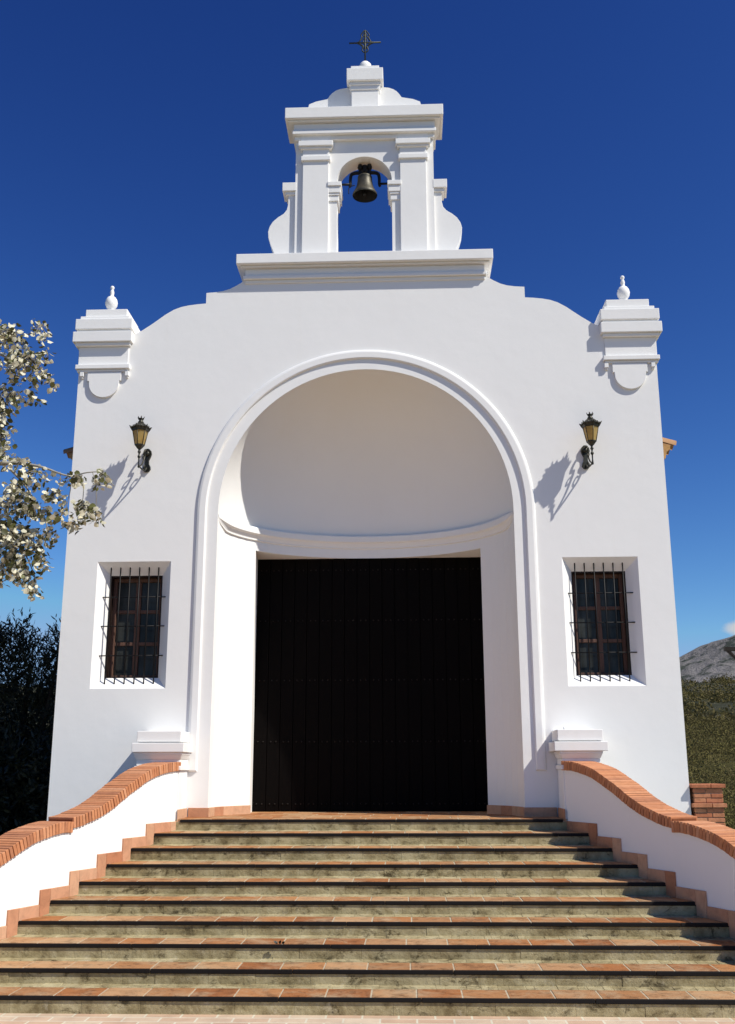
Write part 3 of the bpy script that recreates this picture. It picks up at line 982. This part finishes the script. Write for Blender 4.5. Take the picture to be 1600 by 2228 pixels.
# ------------------------------------------------------------------ ground, paving, hills
def grid(name, mat, xs, ys, fn):
    mb = MB(); nx = len(xs)
    for y in ys:
        for x in xs: mb.v.append((x, y, fn(x, y)))
    for j in range(len(ys) - 1):
        for i in range(nx - 1):
            mb.face((j * nx + i, j * nx + i + 1, (j + 1) * nx + i + 1, (j + 1) * nx + i), sm=True)
    return struct(mb.build(name, mat))
from mathutils import noise as mn
def fb(x, y, s, o=5): return mn.fractal(Vector((x * s, y * s, 3.7)), .9, 2.1, o)
def steps(a, b, n): return [a + (b - a) * i / n for i in range(n + 1)]
mb = MB(); mb.add([(-6000, -6000, GZ - .02), (6000, -6000, GZ - .02), (6000, 6000, GZ - .02), (-6000, 6000, GZ - .02)], [(0, 1, 2, 3)])
struct(mb.build('ground', M['ground']))
mb = MB(); mb.add([(-9, -22, GZ - .004), (9, -22, GZ - .004), (9, -4.05, GZ - .004), (-9, -4.05, GZ - .004)], [(0, 1, 2, 3)])
struct(mb.build('pavement', M['paving']))
def sm(a, b, x):
    t = max(0, min(1, (x - a) / (b - a))); return t * t * (3 - 2 * t)
HP = [(5, -1.5), (9, -1.45), (14, -1.15), (22, -.55), (30, .0), (45, 1.3), (70, 3.3), (110, 6.4), (150, 9.8), (220, 16), (300, 23.5), (350, 28.5), (390, 29.5), (460, 18), (520, 0)]
def slope_z(x, y):
    z = lerp(HP, y); f = max(sm(0, 8, x), sm(60, 200, y))
    return GZ - .2 + (z - GZ + .2) * f + min(1.0, .12 + y / 200) * (fb(x, y, .10) * .45) + fb(x, y, .02) * min(2.2, y / 130)
ysl = [9 + 511 * (i / 190) ** 1.9 for i in range(191)]
mbh = MB(); NXH = 150
for y in ysl:
    for i in range(NXH + 1):
        u = i / NXH; x = -60 - y * .8 + u * (60 + 40 + y * 2.0)
        mbh.v.append((x, y, slope_z(x, y)))
for j in range(len(ysl) - 1):
    for i in range(NXH):
        mbh.face((j * (NXH + 1) + i, j * (NXH + 1) + i + 1, (j + 1) * (NXH + 1) + i + 1, (j + 1) * (NXH + 1) + i), sm=True)
struct(mbh.build('hillside', M['slope']))
grid('mountain', M['mountain'], steps(-100, 1900, 130), steps(750, 1900, 80),
     lambda x, y: -20 + (150 + .36 * (x - 330)) * sm(-250, 330, x) * math.exp(-((y - 1250) / 330.0) ** 2) * (1 - .35 * sm(750, 1700, x)) + 15 * fb(x, y, .006, 7))

# scrub bushes over the near slope: uncountable ground cover
mb = MB(); r2 = random.Random(5)
cnt = 0
while cnt < 1500:
    y = 13 * math.exp(r2.random() ** .8 * math.log(9))
    x = (y + 12.67) * r2.uniform(.24, .42) + .5
    if x < 6 or fb(x, y, .06) < -.25: continue
    far = min(1, max(0, (y - 45) / 60))
    sz = r2.uniform(.18, .5) * (1 + y / 90); zz = slope_z(x, y)
    if r2.random() < .06: sz *= 1.7
    tone = r2.random() * (1 - .75 * far)
    for k in range(50 if y < 90 else 34):
        a = r2.uniform(0, 2 * PI); u = r2.random() ** .6; hgt = r2.random()
        p = Vector((x + sz * u * math.cos(a), y + sz * u * math.sin(a), zz - .05 + sz * .85 * hgt * (1 - .6 * u * u)))
        d = Vector((r2.uniform(-1, 1), r2.uniform(-1, 1), r2.uniform(-.2, 1.2)))
        nm = Vector((r2.uniform(-1, 1), r2.uniform(-1, 1), r2.uniform(0, 1)))
        L = r2.uniform(.035, .085) * (1 + y / 70)
        mb.leaf(p, d, nm, L, L * .55, min(1, max(0, tone * .75 + r2.uniform(-.2, .45) * (1 - .5 * far))))
    cnt += 1
cnt = 0
while cnt < 420:      # larger bushes higher up the slope
    y = r2.uniform(85, 360)
    x = (y + 12.67) * r2.uniform(.25, .41) + .5
    if fb(x, y, .03) < -.05: continue
    sz = r2.uniform(.7, 2.0) * (.6 + y / 300); zz = slope_z(x, y); tone = r2.uniform(0, .35)
    for k in range(34):
        a = r2.uniform(0, 2 * PI); u = r2.random() ** .6; hgt = r2.random()
        p = Vector((x + sz * u * math.cos(a), y + sz * u * math.sin(a), zz - .1 + sz * 1.0 * hgt * (1 - .6 * u * u)))
        L = r2.uniform(.18, .42) * (.6 + y / 300)
        mb.leaf(p, Vector((r2.uniform(-1, 1), r2.uniform(-1, 1), r2.uniform(-.2, 1))), rv(r2), L, L * .7, min(1, max(0, tone + r2.uniform(-.15, .2))))
    cnt += 1
o = mb.build('scrub', M['scrubleaf']); o['kind'] = 'stuff'; o['category'] = 'scrub'
o['label'] = 'olive green scrub covering the slope to the right of the chapel'

# ------------------------------------------------------------------ trees
# silver-leaved tree in front on the left: trunk outside the frame, branches reaching in
pop = thing('poplar_tree', 'silvery pale leaved tree reaching in from the left in front of the facade', 'tree', (-4.7, -4.9, GZ))
r3 = random.Random(21)
mb = MB()
trunk = [(-4.7, -4.9, GZ - .1), (-4.66, -4.88, 0.0), (-4.72, -4.82, 1.4), (-4.62, -4.8, 2.8), (-4.7, -4.75, 4.2), (-4.66, -4.7, 5.4)]
mb.tube(bezier(trunk, 6), [.17 - .14 * i / 30 for i in range(31)], 12)
mb.build('trunk', M['bark'], pop)
limbs = [
    [(-4.66, -4.8, 2.3), (-4.0, -4.7, 2.75), (-3.3, -4.55, 2.98), (-2.92, -4.5, 3.08), (-2.60, -4.5, 3.055), (-2.33, -4.5, 2.965), (-2.17, -4.5, 2.99), (-2.05, -4.5, 2.985), (-1.93, -4.5, 2.87)],
    [(-4.7, -4.75, 3.6), (-4.0, -4.7, 4.15), (-3.4, -4.6, 4.2), (-2.95, -4.5, 4.05), (-2.68, -4.45, 3.92), (-2.5, -4.42, 3.80)],
    [(-4.7, -4.75, 3.9), (-4.1, -4.6, 4.5), (-3.5, -4.5, 4.45), (-3.05, -4.4, 4.35), (-2.75, -4.4, 4.30)],
    [(-4.68, -4.8, 1.9), (-4.1, -4.65, 2.6), (-3.5, -4.5, 2.80), (-3.0, -4.45, 2.62), (-2.75, -4.42, 2.42), (-2.6, -4.4, 2.16), (-2.55, -4.4, 1.98)],
    [(-2.85, -4.5, 3.05), (-2.72, -4.5, 2.92), (-2.62, -4.48, 2.78), (-2.52, -4.46, 2.62), (-2.46, -4.46, 2.42)],
    [(-3.4, -4.5, 2.8), (-3.05, -4.6, 2.55), (-2.85, -4.6, 2.3), (-2.8, -4.6, 2.1)],
    [(-4.7, -4.75, 4.1), (-4.3, -4.9, 4.9), (-4.0, -5.0, 5.6)], [(-4.68, -4.75, 4.4), (-5.2, -4.5, 5.0), (-5.7, -4.4, 5.5)],
    [(-4.7, -4.78, 3.2), (-5.3, -5.0, 3.9), (-5.9, -5.2, 4.2)], [(-4.68, -4.8, 2.6), (-4.9, -4.2, 3.2), (-5.0, -3.7, 3.6)],
]
mb = MB()
for l in limbs:
    p = bezier(l, 5); nn = len(p); a = .055 if l[0][0] < -4.5 else .010
    mb.tube(p, [a * (1 - i / nn) ** 3.0 + .0042 for i in range(nn)], 7)
mb.build('branches', M['bark'], pop)
# leaf clusters: centre (x, z) on the branch plane, radii, leaves
cl = [(-2.95, -4.45, 4.22, .17, .19, 60), (-2.70, -4.42, 4.33, .09, .10, 17), (-2.78, -4.45, 3.98, .21, .17, 70), (-2.58, -4.4, 3.84, .07, .06, 8),
      (-2.74, -4.4, 3.72, .08, .07, 10), (-2.95, -4.45, 3.68, .13, .16, 42), (-2.63, -4.42, 4.10, .05, .08, 8), (-2.97, -4.45, 3.42, .10, .14, 20),
      (-2.73, -4.5, 3.07, .12, .06, 14), (-2.60, -4.5, 2.97, .18, .07, 18), (-2.28, -4.5, 2.93, .11, .06, 14), (-2.04, -4.5, 2.93, .085, .085, 16),
      (-2.43, -4.5, 2.79, .10, .08, 18), (-2.17, -4.5, 2.67, .09, .09, 26), (-2.07, -4.5, 2.60, .06, .08, 11), (-2.24, -4.5, 2.54, .11, .05, 12), (-2.34, -4.5, 2.62, .06, .09, 10),
      (-2.80, -4.45, 2.74, .18, .13, 58), (-2.64, -4.45, 2.70, .11, .10, 26), (-2.86, -4.45, 2.48, .18, .18, 80), (-2.68, -4.45, 2.40, .17, .17, 78),
      (-2.48, -4.45, 2.46, .08, .09, 16), (-2.53, -4.45, 2.25, .08, .10, 20), (-2.82, -4.45, 2.22, .16, .15, 60), (-2.66, -4.42, 2.11, .10, .10, 26),
      (-2.57, -4.4, 2.00, .055, .08, 11), (-2.92, -4.42, 2.08, .10, .08, 16), (-3.2, -4.5, 2.9, .3, .3, 90), (-2.98, -4.45, 3.55, .09, .12, 22), (-2.94, -4.45, 3.28, .09, .12, 20), (-2.90, -4.47, 3.14, .10, .08, 16), (-2.75, -4.45, 2.88, .16, .08, 26), (-2.50, -4.47, 2.62, .07, .10, 14), (-3.2, -4.5, 4.2, .3, .25, 90), (-3.3, -4.5, 2.3, .3, .25, 80)]
for _ in range(26):
    cl.append((r3.uniform(-6.2, -4.0), r3.uniform(-5.6, -3.9), r3.uniform(2.4, 5.9), .5, .42, 150))
mb = MB(); tw = MB()
for cx_, cy_, cz_, rx_, rz_, nl in cl:
    for k in range(int(nl * (2.9 if cx_ > -3.15 else 1.9))):
        q = rv(r3)
        while q.length > 1: q = rv(r3)
        p = Vector((cx_ + q.x * rx_, cy_ + q.y * max(rx_, .14) * 1.1, cz_ + q.z * rz_))
        d = Vector((r3.uniform(-1, 1), r3.uniform(-.8, .8), r3.uniform(-1.2, .25)))
        nm = rv(r3) + Vector((-.12, .22, -.18))
        L = r3.uniform(.030, .066)
        mb.leaf(p, d, nm, L, L * r3.uniform(.62, .9), r3.random())
        if k % 3 == 0:
            c = Vector((cx_, cy_, cz_ + rz_ * .6)); tw.tube([c, (c + p) / 2 + rv(r3) * .02, p], [.003, .0022, .0015], 4)
mb.build('foliage', M['poplarleaf'], pop)
for a, b in [((-2.40, -4.5, 3.0), (-2.41, -4.5, 2.80)), ((-2.22, -4.5, 2.98), (-2.19, -4.5, 2.70)), ((-2.12, -4.5, 2.99), (-2.07, -4.5, 2.63)), ((-2.3, -4.5, 2.97), (-2.33, -4.5, 2.66))]:
    a, b = Vector(a), Vector(b); tw.tube(bezier([a, (a + b) / 2 + Vector((.015, 0, .02)), b], 5), .0032, 5)
tw.build('twigs', M['twig'], pop)

def dark_tree(name, label, base, blobs, seed, nleaf, lw, mat, group=None, upright=.9):
    t = thing(name, label, 'tree', base, group)
    r = random.Random(seed)
    tb = MB()
    for k in range(5):
        a = r.uniform(0, 2 * PI); b = blobs[k % len(blobs)]
        e = Vector((b[0], b[1], b[2]))
        s0 = Vector(base) + Vector((.12 * math.cos(a), .12 * math.sin(a), -.05))
        tb.tube(bezier([s0, s0.lerp(e, .5) + rv(r) * .15, e], 6), [.07 - .05 * i / 12 for i in range(13)], 7)
    tb.build('trunk', M['darkbark'], t)
    m = MB()
    for (x, y, z, rad, rz) in blobs:
        n = int(nleaf * rad * rad * 4)
        for k in range(n // 7):
            q = rv(r)
            while q.length > 1: q = rv(r)
            tip = Vector((x + q.x * rad, y + q.y * rad, z + q.z * rz))
            sd = (Vector((q.x, q.y, abs(q.z) * .6 + upright)) + rv(r) * .35).normalized()
            for j in range(9):
                p = tip - sd * (j * .035)
                d = sd * .75 + rv(r) * .8
                L = r.uniform(lw[0], lw[1])
                m.leaf(p, d, rv(r), L, L * lw[2], r.random())
    m.build('foliage', mat, t)
    return t
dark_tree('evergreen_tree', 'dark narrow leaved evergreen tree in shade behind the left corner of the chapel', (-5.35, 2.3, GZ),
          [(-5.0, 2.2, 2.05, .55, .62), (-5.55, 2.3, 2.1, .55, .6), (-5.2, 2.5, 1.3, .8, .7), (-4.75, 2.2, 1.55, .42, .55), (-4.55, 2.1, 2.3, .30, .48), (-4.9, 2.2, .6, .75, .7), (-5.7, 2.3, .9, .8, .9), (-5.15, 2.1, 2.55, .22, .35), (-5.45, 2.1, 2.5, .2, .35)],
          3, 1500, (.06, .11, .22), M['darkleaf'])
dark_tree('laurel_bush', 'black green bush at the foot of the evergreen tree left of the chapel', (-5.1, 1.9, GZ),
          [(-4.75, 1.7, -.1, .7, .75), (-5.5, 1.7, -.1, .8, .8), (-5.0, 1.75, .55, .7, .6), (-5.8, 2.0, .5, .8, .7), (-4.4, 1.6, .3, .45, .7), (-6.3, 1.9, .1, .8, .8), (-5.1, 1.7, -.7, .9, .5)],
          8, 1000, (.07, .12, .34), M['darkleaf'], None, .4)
dark_tree('background_tree', 'dark tree barely entering at the right edge above the mountain', (8.4, 6.2, GZ),
          [(8.2, 6.2, 4.6, 1.2, .9), (8.8, 6.4, 5.4, 1.0, .9), (7.35, 5.6, 4.85, .62, .5), (8.6, 6.2, 3.6, 1.0, .8)],
          14, 130, (.09, .16, .4), M['darkleaf'])

# ------------------------------------------------------------------ wooden shelter whose roof corner shows at the right edge
sh = thing('timber_shelter', 'dark timber roof corner with brace jutting in at the right edge', 'shelter', (7.6, 5.6, GZ))
mb = MB()
mb.box(5.955, 9.4, 5.0, 5.1, 2.50, 2.565)
mb.build('beam', M['timber'], sh)
mb = MB(); mb.box(7.0, 9.4, 6.6, 6.7, 2.50, 2.565); mb.build('beam', M['timber'], sh)
mb = MB(); mb.tube([(5.99, 5.03, 2.52), (7.0, 5.03, 1.45)], .03, 6); mb.build('brace', M['timber'], sh)
for x in (7.05, 9.2):
    for y in (5.05, 6.65):
        mb = MB(); mb.box(x - .06, x + .06, y - .06, y + .06, GZ - .1, 2.50); mb.build('post', M['timber'], sh)
mb = MB(); mb.hexa([(6.6, 4.9, 2.57), (9.5, 4.9, 2.57), (9.5, 6.9, 2.57), (7.1, 6.9, 2.57), (6.6, 4.9, 2.63), (9.5, 4.9, 2.75), (9.5, 6.9, 2.75), (7.1, 6.9, 2.63)]); mb.build('roof', M['timber'], sh)

# small dark leaf lying on a stair tread
lf = MB()
for k in range(5):
    lf.leaf((-.632 + .012 * k, -3.34, -.8985 + .004), (r3.uniform(-1, 1), r3.uniform(-.4, .4), r3.uniform(.3, .9)), rv(r3), .035, .022, .2)
o = lf.build('fallen_leaf', M['darkleaf']); o['label'] = 'small curled dark leaf lying on a lower stair tread'; o['category'] = 'leaf'

# ------------------------------------------------------------------ sun, sky, camera
SUN = Vector((1.88, -1.0, 2.42)).normalized()
sd = bpy.data.lights.new('sun', 'SUN'); sd.energy = 5.0; sd.angle = math.radians(.55); sd.color = (1, .965, .885)
so = bpy.data.objects.new('sun', sd); COL.objects.link(so); so.location = SUN * 40
so.rotation_euler = (-SUN).to_track_quat('-Z', 'Y').to_euler()
w = bpy.data.worlds.new('World'); SC.world = w; w.use_nodes = True
nt = w.node_tree
bg = nt.nodes['Background']
sky = nt.nodes.new('ShaderNodeTexSky'); sky.sky_type = 'NISHITA'; sky.sun_disc = False
sky.sun_elevation = math.asin(SUN.z); sky.sun_rotation = math.atan2(SUN.x, SUN.y)
sky.altitude = 400; sky.air_density = 1.0; sky.dust_density = .3; sky.ozone_density = 3.0
tcd = N(nt, 'ShaderNodeTexCoord')
# one small cloud low over the mountain
dotn = N(nt, 'ShaderNodeVectorMath', operation='DISTANCE')
mpv = N(nt, 'ShaderNodeMapping'); mpv.inputs['Scale'].default_value = (1, 1, 2.2)
nt.links.new(tcd.outputs['Generated'], mpv.inputs['Vector'])
nt.links.new(mpv.outputs['Vector'], dotn.inputs[0]); dotn.inputs[1].default_value = (.3065, .9436, .1247 * 2.2)
nz = noise(nt, 60, 5, .6, tcd.outputs['Generated'])
ma = N(nt, 'ShaderNodeMath', operation='MULTIPLY_ADD'); ma.inputs[1].default_value = .018
nt.links.new(nz, ma.inputs[0]); nt.links.new(dotn.outputs['Value'], ma.inputs[2])
cr = N(nt, 'ShaderNodeValToRGB'); cr.color_ramp.elements[0].position = .016; cr.color_ramp.elements[1].position = .027
cr.color_ramp.elements[0].color = (.9, .9, .9, 1); cr.color_ramp.elements[1].color = (0, 0, 0, 1)
nt.links.new(ma.outputs[0], cr.inputs[0])
# deepen the sky blue channel by channel
sep = N(nt, 'ShaderNodeSeparateColor'); nt.links.new(sky.outputs[0], sep.inputs[0])
cmb = N(nt, 'ShaderNodeCombineColor')
for ch, (pw, mul, cap_) in enumerate(((2.05, .21, 2.6), (1.85, .275, 4.4), (1.42, .58, 7.2))):
    p = N(nt, 'ShaderNodeMath', operation='POWER'); p.inputs[1].default_value = pw
    q = N(nt, 'ShaderNodeMath', operation='MULTIPLY'); q.inputs[1].default_value = mul
    r = N(nt, 'ShaderNodeMath', operation='MINIMUM'); r.inputs[1].default_value = cap_
    nt.links.new(sep.outputs[ch], p.inputs[0]); nt.links.new(p.outputs[0], q.inputs[0]); nt.links.new(q.outputs[0], r.inputs[0])
    nt.links.new(r.outputs[0], cmb.inputs[ch])
mx = mixc(nt, cr.outputs[0], cmb.outputs[0], (6.0, 6.1, 6.3))
nt.links.new(mx, bg.inputs['Color']); bg.inputs['Strength'].default_value = .10

cd = bpy.data.cameras.new('camera'); co = bpy.data.objects.new('camera', cd); COL.objects.link(co); SC.camera = co
cd.sensor_fit = 'HORIZONTAL'; cd.sensor_width = 36.0; cd.lens = 2216.66 / 1600 * 36.0
cd.clip_end = 12000; cd.clip_start = .1
R_ = Vector((.99925644, .03847538, -.00249175)); U_ = Vector((.01182986, -.24444425, .96959118)); F_ = Vector((-.0366963, .96889971, .24471765))
co.matrix_world = Matrix(((R_.x, U_.x, -F_.x, .51264), (R_.y, U_.y, -F_.y, -12.66687), (R_.z, U_.z, -F_.z, .55521), (0, 0, 0, 1)))

SC.view_settings.view_transform = 'Standard'; SC.view_settings.look = 'None'
SC.view_settings.exposure = 0; SC.view_settings.gamma = 1
SC.cycles.max_bounces = 8; SC.cycles.diffuse_bounces = 2
